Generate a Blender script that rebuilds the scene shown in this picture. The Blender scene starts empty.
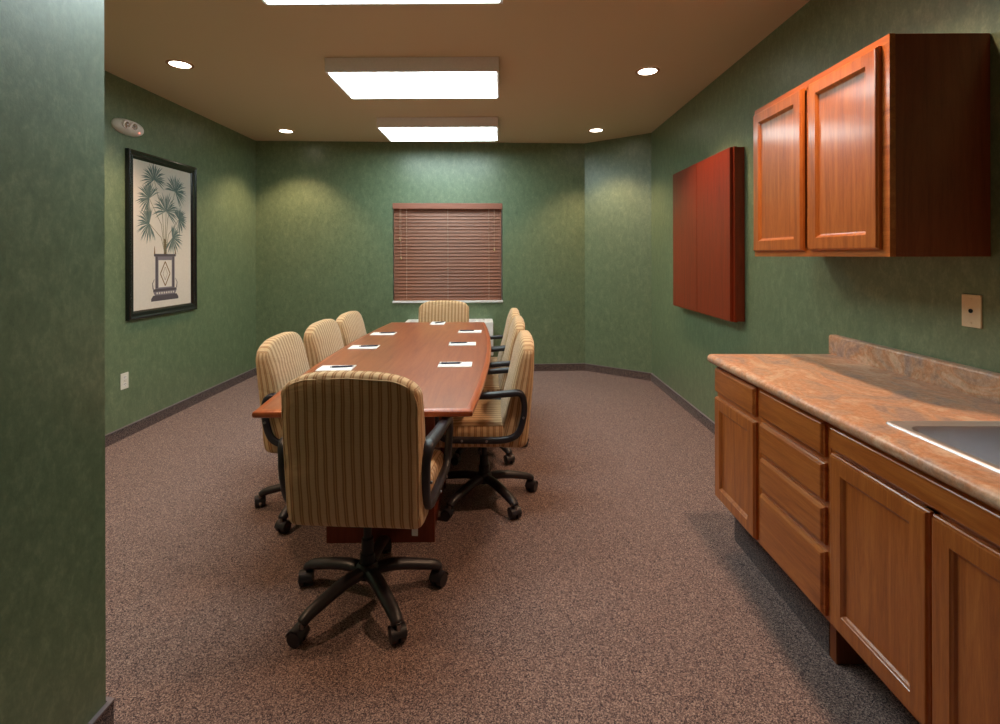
import bpy, bmesh, math, random
from mathutils import Vector, Matrix, noise
random.seed(7)
PI = math.pi
sc = bpy.context.scene
COL = sc.collection

# ------------------------------------------------------------------ camera
cam_d = bpy.data.cameras.new('camera')
cam = bpy.data.objects.new('camera', cam_d)
COL.objects.link(cam)
sc.camera = cam
cam_d.sensor_width = 36
cam_d.lens = 18.05
cam_d.shift_x = 0.0005
cam_d.shift_y = -0.1058
cam_d.clip_start = 0.02
cam.matrix_world = (Matrix.Translation((0, 0, 1.4028)) @ Matrix.Rotation(0.0076, 4, 'Z')
                    @ Matrix.Rotation(PI / 2, 4, 'X') @ Matrix.Rotation(-0.0023, 4, 'Z'))

# ------------------------------------------------------------------ world, view
w = bpy.data.worlds.new('world')
sc.world = w
w.use_nodes = True
bg = w.node_tree.nodes['Background']
bg.inputs[0].default_value = (0.75, 0.85, 1.0, 1)
bg.inputs[1].default_value = 1.2
vs = sc.view_settings
vs.view_transform = 'Standard'
vs.look = 'None'
vs.exposure = 0.0
vs.gamma = 1.0
vs.use_curve_mapping = False

# light levels
FLUO = 12.5           # radiance of the fluorescent diffusers
FLUO_COL = (0.80, 0.98, 0.97)
SPOT_W = 88          # recessed downlights
SPOT_COL = (1.0, 0.64, 0.40)

# room
XL, XR, ZC = -2.944, 1.663, 2.783
YL, YR, XD, YD = 5.945, 6.155, 0.999, 5.641
YB = -2.6
PX, PY = -1.174, 1.476          # near partition wall

# ------------------------------------------------------------------ materials
def lin(c):
    return tuple(((v / 255) / 12.92 if v / 255 <= .04045 else ((v / 255 + .055) / 1.055) ** 2.4) for v in c) + (1,)

class NT:
    def __init__(s, name):
        s.m = bpy.data.materials.new(name)
        s.m.use_nodes = True
        s.t = s.m.node_tree
        s.b = s.t.nodes['Principled BSDF']
    def n(s, kind, **kw):
        nd = s.t.nodes.new(kind)
        for k, v in kw.items():
            if k.startswith('i_'):
                nd.inputs[k[2:].replace('_', ' ')].default_value = v
            else:
                setattr(nd, k, v)
        return nd
    def l(s, a, b):
        s.t.links.new(a, b)
    def coords(s, scale=(1, 1, 1), kind='Object'):
        tc = s.n('ShaderNodeTexCoord')
        mp = s.n('ShaderNodeMapping')
        mp.inputs['Scale'].default_value = scale
        s.l(tc.outputs[kind], mp.inputs[0])
        return mp.outputs[0]
    def noise(s, vec, scale, detail=4, rough=.5, dist=0):
        nd = s.n('ShaderNodeTexNoise')
        nd.inputs['Scale'].default_value = scale
        nd.inputs['Detail'].default_value = detail
        nd.inputs['Roughness'].default_value = rough
        nd.inputs['Distortion'].default_value = dist
        s.l(vec, nd.inputs['Vector'])
        return nd.outputs[0]
    def ramp(s, fac, stops, interp='LINEAR'):
        nd = s.n('ShaderNodeValToRGB')
        cr = nd.color_ramp
        cr.interpolation = interp
        while len(cr.elements) < len(stops):
            cr.elements.new(.5)
        for e, (p, c) in zip(cr.elements, stops):
            e.position = p
            e.color = c
        s.l(fac, nd.inputs[0])
        return nd.outputs[0]
    def mix(s, fac, a, b, mode='MIX'):
        nd = s.n('ShaderNodeMix', data_type='RGBA', blend_type=mode)
        for sock, v in ((nd.inputs[0], fac), (nd.inputs[6], a), (nd.inputs[7], b)):
            if hasattr(v, 'node'):
                s.l(v, sock)
            else:
                sock.default_value = v
        return nd.outputs[2]
    def math(s, op, a, b=None):
        nd = s.n('ShaderNodeMath', operation=op)
        for sock, v in ((nd.inputs[0], a), (nd.inputs[1], b)):
            if v is None:
                continue
            if hasattr(v, 'node'):
                s.l(v, sock)
            else:
                sock.default_value = v
        return nd.outputs[0]
    def bump(s, h, strength, dist=.002):
        nd = s.n('ShaderNodeBump')
        nd.inputs['Strength'].default_value = strength
        nd.inputs['Distance'].default_value = dist
        s.l(h, nd.inputs['Height'])
        s.l(nd.outputs[0], s.b.inputs['Normal'])
    def set(s, color=None, rough=.5, metal=0, coat=0, coat_rough=.1, spec=.5, sheen=0):
        if color is not None:
            if hasattr(color, 'node'):
                s.l(color, s.b.inputs['Base Color'])
            else:
                s.b.inputs['Base Color'].default_value = color
        s.b.inputs['Roughness'].default_value = rough
        s.b.inputs['Metallic'].default_value = metal
        s.b.inputs['Coat Weight'].default_value = coat
        s.b.inputs['Coat Roughness'].default_value = coat_rough
        s.b.inputs['Specular IOR Level'].default_value = spec
        s.b.inputs['Sheen Weight'].default_value = sheen
        return s.m

def flat(name, rgb, **kw):
    t = NT(name)
    v = t.coords()
    f = t.noise(v, 60, 2)
    c = t.mix(t.math('MULTIPLY', f, .12), lin(rgb), (0, 0, 0, 1))
    return t.set(c, **kw)

def emit(name, rgb, strength):
    t = NT(name)
    t.b.inputs['Base Color'].default_value = (.8, .8, .8, 1)
    t.b.inputs['Emission Color'].default_value = tuple(rgb) + (1,)
    t.b.inputs['Emission Strength'].default_value = strength
    return t.m

def mk_wallpaper():
    t = NT('green_wallpaper')
    v = t.coords((1, 1, 1))
    big = t.noise(v, 5, 3, .5)
    mid = t.noise(t.coords((1, 1, .55)), 26, 5, .68, .6)
    fine = t.noise(t.coords((1, 1, .7)), 95, 4, .7)
    a = t.math('ADD', t.math('MULTIPLY', mid, .55), t.math('MULTIPLY', fine, .45))
    c = t.ramp(a, [(.33, lin((86, 108, 80))), (.5, lin((108, 129, 98))), (.67, lin((138, 154, 120)))])
    c = t.mix(t.math('MULTIPLY', big, .28), c, lin((88, 98, 68)))
    t.bump(fine, .25, .002)
    return t.set(c, rough=.4, spec=.8, coat=.35, coat_rough=.33)

def mk_carpet(name, dark=1.0):
    t = NT(name)
    v = t.coords()
    vo = t.n('ShaderNodeTexVoronoi')
    vo.inputs['Scale'].default_value = 340
    t.l(v, vo.inputs['Vector'])
    sep = t.n('ShaderNodeSeparateColor')
    t.l(vo.outputs['Color'], sep.inputs[0])
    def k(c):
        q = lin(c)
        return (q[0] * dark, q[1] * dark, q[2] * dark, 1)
    f = t.noise(v, 90, 3, .7)
    a = t.math('ADD', t.math('MULTIPLY', sep.outputs[0], .84), t.math('MULTIPLY', f, .16))
    c = t.ramp(a, [(.08, k((40, 34, 42))), (.26, k((94, 78, 82))), (.5, k((152, 124, 118))), (.72, k((188, 156, 146))), (.92, k((234, 204, 190)))])
    big = t.noise(v, 1.6, 3)
    c = t.mix(t.math('MULTIPLY', big, .22), c, k((120, 92, 82)))
    t.bump(a, .9, .006)
    t.b.inputs['Sheen Roughness'].default_value = .5
    t.b.inputs['Sheen Tint'].default_value = (.85, .88, 1, 1)
    return t.set(c, rough=.95, spec=.1, sheen=.18)

def mk_wood(name, dark, mid, light, axis='Z', rough=.33, coat=.35, freq=1.0, coat_rough=.18):
    t = NT(name)
    sc_ = {'Z': (9, 9, .7), 'Y': (9, .7, 9), 'X': (.7, 9, 9)}[axis]
    v = t.coords(tuple(q * freq for q in sc_))
    g = t.noise(v, 3.0, 6, .62, .9)
    fine = t.noise(t.coords(tuple(q * freq * 6 for q in sc_)), 5.0, 5, .7, .2)
    a = t.math('ADD', t.math('MULTIPLY', g, .7), t.math('MULTIPLY', fine, .3))
    c = t.ramp(a, [(.32, lin(dark)), (.5, lin(mid)), (.68, lin(light))])
    t.bump(fine, .06, .001)
    return t.set(c, rough=rough, coat=coat, coat_rough=coat_rough, spec=.4)

def mk_laminate():
    t = NT('stone_laminate')
    v = t.coords()
    a = t.noise(t.coords((1, .6, 1)), 6.5, 5, .6, 1.4)
    b = t.noise(v, 60, 6, .75, .4)
    d = t.noise(v, 24, 5, .7, 1)
    c1 = t.ramp(a, [(.36, lin((168, 138, 130))), (.45, lin((206, 162, 132))), (.53, lin((218, 148, 100))), (.62, lin((238, 200, 168)))])
    c2 = t.ramp(b, [(.38, lin((128, 88, 70))), (.5, lin((196, 152, 126))), (.60, lin((224, 194, 174)))])
    c = t.mix(.34, c1, c2)
    c = t.mix(t.ramp(d, [(.52, (0, 0, 0, 1)), (.66, (.5, .5, .5, 1))]), c, lin((198, 158, 140)))
    return t.set(c, rough=.36, coat=.2, spec=.45)

def mk_fabric():
    t = NT('striped_fabric')
    tc = t.n('ShaderNodeTexCoord')
    sx = t.n('ShaderNodeSeparateXYZ')
    t.l(tc.outputs['UV'], sx.inputs[0])
    u = t.math('FRACT', t.math('ADD', t.math('MULTIPLY', sx.outputs[0], 1 / .0335), 100.0))
    L, M_, D, B = lin((226, 190, 148)), lin((206, 158, 114)), lin((154, 98, 64)), lin((184, 130, 88))
    c = t.ramp(u, [(0, L), (.30, L), (.36, B), (.40, D), (.45, D), (.49, M_), (.60, M_), (.64, D), (.69, D), (.74, B), (.80, L)])
    wv = t.n('ShaderNodeTexWave', bands_direction='Y')
    wv.inputs['Scale'].default_value = 55
    wv.inputs['Distortion'].default_value = 1.5
    t.l(tc.outputs['UV'], wv.inputs['Vector'])
    c = t.mix(t.math('MULTIPLY', wv.outputs['Fac'], .22), c, lin((150, 110, 62)))
    n = t.noise(t.coords((1, 1, 1)), 300, 2, .6)
    c = t.mix(t.math('MULTIPLY', n, .2), c, lin((226, 206, 160)))
    cr = t.noise(t.coords((1, 1, 2.2)), 9, 4, .55, .8)
    h = t.math('ADD', t.math('MULTIPLY', cr, 1.0), t.math('MULTIPLY', n, .08))
    t.bump(h, .35, .02)
    return t.set(c, rough=.85, spec=.2, sheen=.2)

M = {}
M['wall'] = mk_wallpaper()
M['carpet'] = mk_carpet('speckled_carpet', .76)
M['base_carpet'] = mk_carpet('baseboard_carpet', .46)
M['ceiling'] = None
t = NT('tan_ceiling')
v = t.coords()
f = t.noise(v, 220, 4, .6)
t.bump(f, .35, .002)
M['ceiling'] = t.set(t.mix(t.math('MULTIPLY', f, .15), lin((218, 200, 170)), lin((190, 172, 142))), rough=.8, spec=.3)
M['cap'] = flat('vinyl_cap', (128, 116, 122), rough=.4)
M['oak_v'] = mk_wood('honey_oak_vertical', (152, 76, 28), (188, 102, 42), (210, 126, 58), 'Z', coat=.55, coat_rough=.14)
M['oak_h'] = mk_wood('honey_oak_horizontal', (152, 76, 28), (188, 102, 42), (210, 126, 58), 'Y', coat=.5, coat_rough=.14)
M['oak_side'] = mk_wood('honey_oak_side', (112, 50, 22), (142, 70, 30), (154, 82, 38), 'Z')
M['oak_dark'] = mk_wood('shadowed_kick_wood', (70, 42, 26), (90, 56, 34), (104, 66, 42), 'Y')
M['mahog'] = mk_wood('mahogany', (112, 34, 11), (132, 42, 13), (146, 50, 17), 'Z', rough=.35, coat=.35, coat_rough=.12)
M['table'] = mk_wood('cherry_table_top', (134, 68, 38), (156, 86, 50), (170, 100, 60), 'Y', rough=.38, coat=.6, freq=.8, coat_rough=.22)
M['table_edge'] = mk_wood('cherry_table_edge', (150, 66, 32), (178, 88, 46), (196, 108, 62), 'Y', rough=.28, coat=.5)
M['table_base'] = mk_wood('cherry_table_base', (84, 34, 22), (104, 44, 28), (120, 54, 34), 'Z', rough=.4, coat=.2)
M['lam'] = mk_laminate()
M['fabric'] = mk_fabric()
M['plastic'] = flat('black_plastic', (44, 40, 46), rough=.38, spec=.5)
M['plastic_dark'] = flat('matte_black_plastic', (26, 24, 27), rough=.55)
M['white'] = flat('white_paint', (250, 248, 248), rough=.35)
M['fixture'] = flat('fixture_enamel', (246, 240, 240), rough=.4)
M['paper'] = flat('white_paper', (244, 244, 246), rough=.7)
M['print'] = flat('cream_print_paper', (226, 219, 210), rough=.6)
M['frame'] = flat('black_frame_lacquer', (12, 12, 18), rough=.25, coat=.5)
M['palm'] = flat('palm_print_ink', (118, 136, 130), rough=.7)
M['palm2'] = flat('palm_print_dark_ink', (92, 112, 110), rough=.7)
M['stem'] = flat('stem_print_ink', (128, 124, 92), rough=.7)
M['trunk'] = flat('trunk_print_ink', (110, 92, 64), rough=.7)
M['urn'] = flat('planter_print_ink', (128, 122, 132), rough=.7)
M['urn_dark'] = flat('planter_print_dark_ink', (84, 78, 86), rough=.7)
M['urn_light'] = flat('planter_print_light_ink', (226, 220, 212), rough=.7)
M['gold'] = flat('planter_print_gold_ink', (132, 104, 66), rough=.7)
M['slat'] = mk_wood('blind_slat_wood', (134, 80, 58), (148, 92, 68), (160, 102, 78), 'X', rough=.45, coat=.1, freq=.25)
M['valance'] = mk_wood('blind_valance_wood', (156, 96, 78), (166, 106, 88), (178, 116, 98), 'X', rough=.4, coat=.2, freq=.25)
M['cord'] = flat('tan_cord', (206, 164, 140), rough=.7)
M['tassel'] = flat('tassel_wood', (206, 176, 130), rough=.5)
M['almond'] = flat('almond_plate', (246, 226, 190), rough=.4)
M['ivory'] = flat('white_plate', (236, 232, 224), rough=.4)
M['hole'] = flat('dark_hole', (16, 12, 12), rough=.8)
M['pen'] = flat('navy_pen', (28, 30, 62), rough=.3)
M['screw'] = flat('screw_steel', (168, 164, 166), rough=.3, metal=1)
M['ink'] = flat('note_ink', (90, 110, 170), rough=.7)
t = NT('brushed_steel')
f = t.noise(t.coords((1, 40, 1)), 8, 4)
t.bump(f, .08, .001)
M['steel'] = t.set(t.mix(f, lin((210, 206, 210)), lin((232, 228, 232))), rough=.3, metal=1)
t = NT('polished_rim_steel')
f = t.noise(t.coords((1, 40, 1)), 8, 4)
M['rim'] = t.set(t.mix(f, lin((222, 218, 222)), lin((240, 236, 240))), rough=.45, metal=1)
t = NT('window_glass')
t.b.inputs['Transmission Weight'].default_value = 1
t.b.inputs['IOR'].default_value = 1.45
M['glass'] = t.set((.95, .97, 1, 1), rough=.02)
t = NT('clear_lens')
M['lens'] = t.set(lin((214, 208, 206)), rough=.12, metal=.75)
M['lamp'] = emit('fluorescent_diffuser', FLUO_COL, FLUO)
M['can'] = emit('downlight_lens', (1, .88, .7), 9)
M['led'] = emit('red_indicator', (1, .12, .06), 2.0)
M['trimring'] = flat('downlight_trim', (176, 132, 100), rough=.5)

# ------------------------------------------------------------------ mesh helpers
def link(name, me, parent=None, loc=None, rot=None):
    o = bpy.data.objects.new(name, me)
    COL.objects.link(o)
    if parent:
        o.parent = parent
    if loc is not None:
        o.location = loc
    if rot is not None:
        o.rotation_euler = rot
    return o

def obj(name, bm, mats, parent=None, loc=None, rot=None, smooth=None, label=None):
    me = bpy.data.meshes.new(name)
    bmesh.ops.recalc_face_normals(bm, faces=bm.faces[:])
    bm.to_mesh(me)
    bm.free()
    if not isinstance(mats, (list, tuple)):
        mats = [mats]
    for m_ in mats:
        me.materials.append(m_)
    if smooth:
        for p in me.polygons:
            p.use_smooth = True
        if smooth < 3:
            me.set_sharp_from_angle(angle=smooth)
    o = link(name, me, parent, loc, rot)
    if label:
        o['label'] = label
    return o

def thing(name, label, cat, loc=(0, 0, 0), rotz=0, group=None):
    o = bpy.data.objects.new(name, None)
    COL.objects.link(o)
    o.empty_display_size = .1
    o.location = loc
    o.rotation_euler = (0, 0, rotz)
    return tag(o, label, cat, group)

def tag(o, label, cat, group=None):
    o['label'] = label
    o['category'] = cat
    if group:
        o['group'] = group
    return o

def struct(name, bm, m, **kw):
    o = obj(name, bm, m, **kw)
    o['kind'] = 'structure'
    return o

def box(bm, x0, x1, y0, y1, z0, z1, bev=0, mi=0, seg=2):
    vs_ = [bm.verts.new((x, y, z)) for x in (x0, x1) for y in (y0, y1) for z in (z0, z1)]
    idx = [(0, 1, 3, 2), (4, 6, 7, 5), (0, 4, 5, 1), (2, 3, 7, 6), (0, 2, 6, 4), (1, 5, 7, 3)]
    fs = [bm.faces.new([vs_[i] for i in f]) for f in idx]
    for f in fs:
        f.material_index = mi
    if bev:
        es = list({e for f in fs for e in f.edges})
        r = bmesh.ops.bevel(bm, geom=es, offset=bev, segments=seg, affect='EDGES', profile=.5)
        for f in r['faces']:
            f.material_index = mi
    return fs

def cyl(bm, p0, p1, r0, r1=None, n=16, mi=0):
    r1 = r0 if r1 is None else r1
    p0, p1 = Vector(p0), Vector(p1)
    d = (p1 - p0).normalized()
    a = d.orthogonal().normalized()
    b = d.cross(a)
    A = [bm.verts.new(p0 + (a * math.cos(2 * PI * i / n) + b * math.sin(2 * PI * i / n)) * r0) for i in range(n)]
    B = [bm.verts.new(p1 + (a * math.cos(2 * PI * i / n) + b * math.sin(2 * PI * i / n)) * r1) for i in range(n)]
    for i in range(n):
        bm.faces.new((A[i], A[(i + 1) % n], B[(i + 1) % n], B[i])).material_index = mi
    bm.faces.new(A[::-1]).material_index = mi
    bm.faces.new(B).material_index = mi

def lathe(bm, prof, n=24, center=(0, 0, 0), mi=0):
    cx, cy, cz = center
    rings = []
    for r, z in prof:
        if r < 1e-5:
            rings.append([bm.verts.new((cx, cy, cz + z))])
        else:
            rings.append([bm.verts.new((cx + r * math.cos(2 * PI * i / n), cy + r * math.sin(2 * PI * i / n), cz + z)) for i in range(n)])
    for A, B in zip(rings, rings[1:]):
        for i in range(n):
            j = (i + 1) % n
            if len(A) == 1 and len(B) == 1:
                continue
            if len(A) == 1:
                f = bm.faces.new((A[0], B[i], B[j]))
            elif len(B) == 1:
                f = bm.faces.new((A[i], A[j], B[0]))
            else:
                f = bm.faces.new((A[i], A[j], B[j], B[i]))
            f.material_index = mi

def tube(bm, pts, r, n=8, closed=False, mi=0):
    pts = [Vector(p) for p in pts]
    N = len(pts)
    rings = []
    ref = Vector((0, 0, 1))
    for i, p in enumerate(pts):
        a = pts[(i - 1) % N] if (closed or i > 0) else p
        b = pts[(i + 1) % N] if (closed or i < N - 1) else p
        d = (b - a).normalized()
        if abs(d.dot(ref)) > .95:
            u = d.orthogonal().normalized()
        else:
            u = d.cross(ref).normalized()
        v_ = d.cross(u)
        rr = r[i] if isinstance(r, (list, tuple)) else r
        rings.append([bm.verts.new(p + (u * math.cos(2 * PI * k / n) + v_ * math.sin(2 * PI * k / n)) * rr) for k in range(n)])
    for i in range(N if closed else N - 1):
        A, B = rings[i], rings[(i + 1) % N]
        for k in range(n):
            bm.faces.new((A[k], A[(k + 1) % n], B[(k + 1) % n], B[k])).material_index = mi
    if not closed:
        bm.faces.new(rings[0][::-1]).material_index = mi
        bm.faces.new(rings[-1]).material_index = mi

def spline(pts, n=6, closed=False):
    P = [Vector(p) for p in pts]
    N = len(P)
    out = []
    for i in range(N if closed else N - 1):
        g = lambda k: P[k % N] if closed else P[max(0, min(N - 1, k))]
        p0, p1, p2, p3 = g(i - 1), g(i), g(i + 1), g(i + 2)
        for j in range(n):
            t_ = j / n
            out.append(.5 * ((2 * p1) + (p2 - p0) * t_ + (2 * p0 - 5 * p1 + 4 * p2 - p3) * t_ ** 2 + (3 * p1 - p0 - 3 * p2 + p3) * t_ ** 3))
    if not closed:
        out.append(P[-1])
    return out

def rings_rect(bm, prof, axes, w_, h_, mi=0, cap_mi=None):
    """nested rectangles: prof = [(inset, depth)], axes(u, v, d) -> point"""
    rs = []
    for ins, d in prof:
        rs.append([bm.verts.new(axes(u, v_, d)) for u, v_ in ((ins, ins), (w_ - ins, ins), (w_ - ins, h_ - ins), (ins, h_ - ins))])
    for A, B in zip(rs, rs[1:]):
        for i in range(4):
            bm.faces.new((A[i], A[(i + 1) % 4], B[(i + 1) % 4], B[i])).material_index = mi
    bm.faces.new(rs[0][::-1]).material_index = mi
    bm.faces.new(rs[-1]).material_index = mi if cap_mi is None else cap_mi

def soft_box(hx, hy, hz, r, n=10, fn=None, uvfn=None):
    """rounded cushion with a grid on each side; fn deforms; UV u across the stripes"""
    bm = bmesh.new()
    uv = bm.loops.layers.uv.new('UVMap')
    H_ = Vector((hx, hy, hz))
    cache = {}
    def param(k, size):
        # denser grid near the borders
        core = size - r
        if k <= 2: return -size + r * (k / 2.0)
        if k >= n - 2: return size - r * ((n - k) / 2.0)
        return -core + 2 * core * (k - 2) / (n - 4)
    def vert(i, j, k):
        key = (i, j, k)
        if key in cache: return cache[key]
        p = Vector((param(i, hx), param(j, hy), param(k, hz)))
        c = Vector([max(-(H_[a] - r), min(H_[a] - r, p[a])) for a in range(3)])
        d = p - c
        q = c + (d.normalized() * r if d.length > 1e-6 else d)
        if d.length <= 1e-6: q = p
        o_ = fn(q) if fn else q
        vtx = bm.verts.new(o_)
        cache[key] = (vtx, p)
        return cache[key]
    def face(ks, side):
        V_ = [vert(*k) for k in ks]
        f = bm.faces.new([a[0] for a in V_])
        for lp, (vv, p) in zip(f.loops, V_):
            if side == 'y':
                lp[uv].uv = (p.x + .013, p.z)
            elif side == 'x':
                lp[uv].uv = (p.y, p.z)
            else:
                lp[uv].uv = (p.y, p.x)
    for a in range(n):
        for b in range(n):
            face([(0, a, b), (0, a + 1, b), (0, a + 1, b + 1), (0, a, b + 1)], 'x')
            face([(n, a, b), (n, a + 1, b), (n, a + 1, b + 1), (n, a, b + 1)], 'x')
            face([(a, 0, b), (a + 1, 0, b), (a + 1, 0, b + 1), (a, 0, b + 1)], 'y')
            face([(a, n, b), (a + 1, n, b), (a + 1, n, b + 1), (a, n, b + 1)], 'y')
            face([(a, b, 0), (a + 1, b, 0), (a + 1, b + 1, 0), (a, b + 1, 0)], 'z')
            face([(a, b, n), (a + 1, b, n), (a + 1, b + 1, n), (a, b + 1, n)], 'z')
    return bm

# ------------------------------------------------------------------ room shell
WA = math.atan2(YR - YL, XD - XL)
WD = Vector((math.cos(WA), math.sin(WA), 0))      # along the back wall
WN = Vector((math.sin(WA), -math.cos(WA), 0))     # into the room
WLEN = math.hypot(YR - YL, XD - XL)
def W(u, d, z):
    return Vector((XL, YL, 0)) + WD * u + WN * d + Vector((0, 0, z))

def prism(bm, pts, z0, z1):
    A = [bm.verts.new((x, y, z0)) for x, y in pts]
    B = [bm.verts.new((x, y, z1)) for x, y in pts]
    n = len(pts)
    for i in range(n):
        bm.faces.new((A[i], A[(i + 1) % n], B[(i + 1) % n], B[i]))
    bm.faces.new(A[::-1]); bm.faces.new(B)

bm = bmesh.new()
outline = [(XL - .15, YB - .15), (XR + .15, YB - .15), (XR + .15, YD + .2), (XD + .1, YR + .25), (XL - .15, YL + .2)]
prism(bm, outline, -.1, 0)
struct('floor', bm, M['carpet'])
bm = bmesh.new(); prism(bm, outline, ZC, ZC + .1)
struct('ceiling', bm, M['ceiling'])
bm = bmesh.new(); box(bm, XL - .15, XL, PY, YL + .1, 0, ZC)
struct('wall_left', bm, M['wall'])
bm = bmesh.new(); box(bm, XR, XR + .15, YB - .15, YD + .05, 0, ZC)
struct('wall_right', bm, M['wall'])
bm = bmesh.new(); box(bm, PX, XR, YB - .15, YB, 0, ZC)
struct('wall_rear', bm, M['wall'])
bm = bmesh.new(); box(bm, XL - .15, PX, YB - .15, PY, 0, ZC)
es = [e for e in bm.edges if all(abs(v_.co.x - PX) < 1e-4 and abs(v_.co.y - PY) < 1e-4 for v_ in e.verts)]
bmesh.ops.bevel(bm, geom=es, offset=.008, segments=3, affect='EDGES')
struct('wall_partition', bm, M['wall'])
bm = bmesh.new()
prism(bm, [(XD, YR), (XR, YD), (XR + .15, YD + .1), (XD + .1, YR + .2)], 0, ZC)
struct('wall_corner', bm, M['wall'])

# back wall with window opening
U0, U1, Z0, Z1 = 1.614, 2.938, .842, 2.047
bm = bmesh.new()
def wprism(u0, u1, z0, z1, d0=-.15, d1=0):
    vs_ = [bm.verts.new(W(u, d, z)) for u in (u0, u1) for d in (d0, d1) for z in (z0, z1)]
    for f in [(0, 1, 3, 2), (4, 6, 7, 5), (0, 4, 5, 1), (2, 3, 7, 6), (0, 2, 6, 4), (1, 5, 7, 3)]:
        bm.faces.new([vs_[i] for i in f])
wprism(-.12, U0, 0, ZC); wprism(U1, WLEN + .02, 0, ZC); wprism(U0, U1, 0, Z0); wprism(U0, U1, Z1, ZC)
struct('wall_back', bm, M['wall'])

# window in the opening (thing frame: x along wall, y out of the room)
WO = W(U0, 0, 0)
def wlocal(name, bm, m, parent=None, **kw):
    return obj(name, bm, m, parent, **kw)
bm = bmesh.new()
ww = U1 - U0
for a in ((0.002, .045, Z0 + .025, Z1), (ww - .045, ww - .002, Z0 + .025, Z1), (.045, ww - .045, Z1 - .045, Z1 - .002), (.045, ww - .045, Z0 + .025, Z0 + .07), (ww / 2 - .02, ww / 2 + .02, Z0 + .07, Z1 - .045)):
    box(bm, a[0], a[1], .10, .145, a[2], a[3], .003)
win = obj('window_1', bm, M['white'], loc=WO, rot=(0, 0, WA))
win['kind'] = 'structure'
bm = bmesh.new(); box(bm, .04, ww - .04, .12, .126, Z0 + .065, Z1 - .04)
obj('glass_pane', bm, M['glass'], win)
bm = bmesh.new(); box(bm, -.004, ww + .004, -.022, .10, Z0, Z0 + .024, .004)
sill = obj('window_sill', bm, M['white'], win)

# baseboards
def base_run(name, p0, p1, nrm, z=.083):
    p0, p1, nrm = Vector((*p0, 0)), Vector((*p1, 0)), Vector((*nrm, 0)).normalized()
    bm = bmesh.new()
    def run(d1, z0, z1, mi, d0=0):
        q = [p + nrm * d + Vector((0, 0, zz)) for p in (p0, p1) for d in (d0, d1) for zz in (z0, z1)]
        vs_ = [bm.verts.new(a) for a in q]
        for f in [(0, 1, 3, 2), (4, 6, 7, 5), (0, 4, 5, 1), (2, 3, 7, 6), (0, 2, 6, 4), (1, 5, 7, 3)]:
            bm.faces.new([vs_[i] for i in f]).material_index = mi
    run(.010, 0, z, 0)
    run(.014, z, z + .006, 1)
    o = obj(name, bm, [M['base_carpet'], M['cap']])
    o['kind'] = 'structure'
base_run('baseboard_left', (XL, PY), (XL, YL), (1, 0))
base_run('baseboard_back', (XL, YL), (XD, YR), (WN.x, WN.y))
base_run('baseboard_corner', (XD, YR), (XR, YD), (YD - YR, -(XR - XD)))
base_run('baseboard_right', (XR, 2.49), (XR, YD), (-1, 0))
base_run('baseboard_partition', (PX, YB), (PX, PY + .01), (1, 0))
base_run('baseboard_rear', (PX, YB), (XR, YB), (0, 1))
base_run('baseboard_sink', (XR, YB), (XR, 1.60), (-1, 0))
base_run('baseboard_return', (XL, PY), (PX, PY), (0, 1))

# ------------------------------------------------------------------ ceiling lights
fx = [(-1.235, 3.467), (-1.255, 4.965), (-1.205, 1.95)]
fl_labels = ['wide ceiling light box with lit diffuser, middle of the three in view over the table',
             'lit ceiling light box nearest the far wall, smallest, above the window blind',
             'lit ceiling light cut by the top edge of the photo, nearest in view',
             ]
FW, FD, FT = 1.206, .595, .100
def make_fixture(x, y, label):
    t_ = thing('ceiling_light', label, 'ceiling light', (x + FW / 2, y + FD / 2, ZC - FT), 0, 'fluorescent ceiling boxes')
    a, b = FW / 2, FD / 2
    bm = bmesh.new()
    # tray: side walls with a thin lip around the lens
    for bx in ((-a, a, -b, -b + .018, 0, FT - .001), (-a, a, b - .018, b, 0, FT - .001),
               (-a, -a + .018, -b + .018, b - .018, 0, FT - .001), (a - .018, a, -b + .018, b - .018, 0, FT - .001)):
        box(bm, *bx, .0015)
    box(bm, -a + .018, a - .018, -b + .018, b - .018, FT - .012, FT - .001)
    obj('housing', bm, M['fixture'], t_)
    bm = bmesh.new()
    box(bm, -a + .019, a - .019, -b + .019, b - .019, -.004, .012, .002)
    obj('diffuser', bm, M['lamp'], t_)
    return t_
for (x, y), lb in zip(fx, fl_labels):
    make_fixture(x, y, lb)

def make_downlight(x, y, label, power=1.0):
    t_ = thing('downlight', label, 'downlight', (x, y, ZC - .006), 0, 'recessed ceiling downlights')
    bm = bmesh.new()
    lathe(bm, [(.068, .005), (.068, .0), (.082, -.002), (.088, .002), (.088, .005)], 32)
    obj('trim_ring', bm, M['trimring'], t_, smooth=.9)
    bm = bmesh.new()
    lathe(bm, [(0, -.001), (.04, -.001), (.0685, .001), (.0685, .004), (0, .004)], 32)
    obj('lamp_lens', bm, M['can'], t_, smooth=.9)
    ld = bpy.data.lights.new('downlight_lamp', 'SPOT')
    ld.energy = SPOT_W * power
    ld.color = SPOT_COL
    ld.spot_size = math.radians(108)
    ld.spot_blend = .55
    ld.shadow_soft_size = .065
    lo = bpy.data.objects.new('downlight_lamp', ld)
    COL.objects.link(lo)
    lo.parent = t_
    lo.location = (0, 0, -.02)
    return t_
for x, y, lb, p in [(-2.31, 3.57, 'lit round recessed downlight above the framed palm print', 1),
                    (-2.38, 5.48, 'lit round downlight near the far left corner of the ceiling', 1),
                    (1.08, 3.75, 'lit round downlight in front of the mahogany wall cabinet', 1),
                    (1.02, 5.50, 'lit round downlight near the far right angled corner', 1),
                    (-2.25, 1.80, 'round downlight hidden behind the partition wall', 1),
                    (1.08, 1.98, 'round downlight over the far counter end', 1.15),
                    (1.15, .15, 'round downlight over the near floor to the right', .22)]:
    make_downlight(x, y, lb, p)

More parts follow.
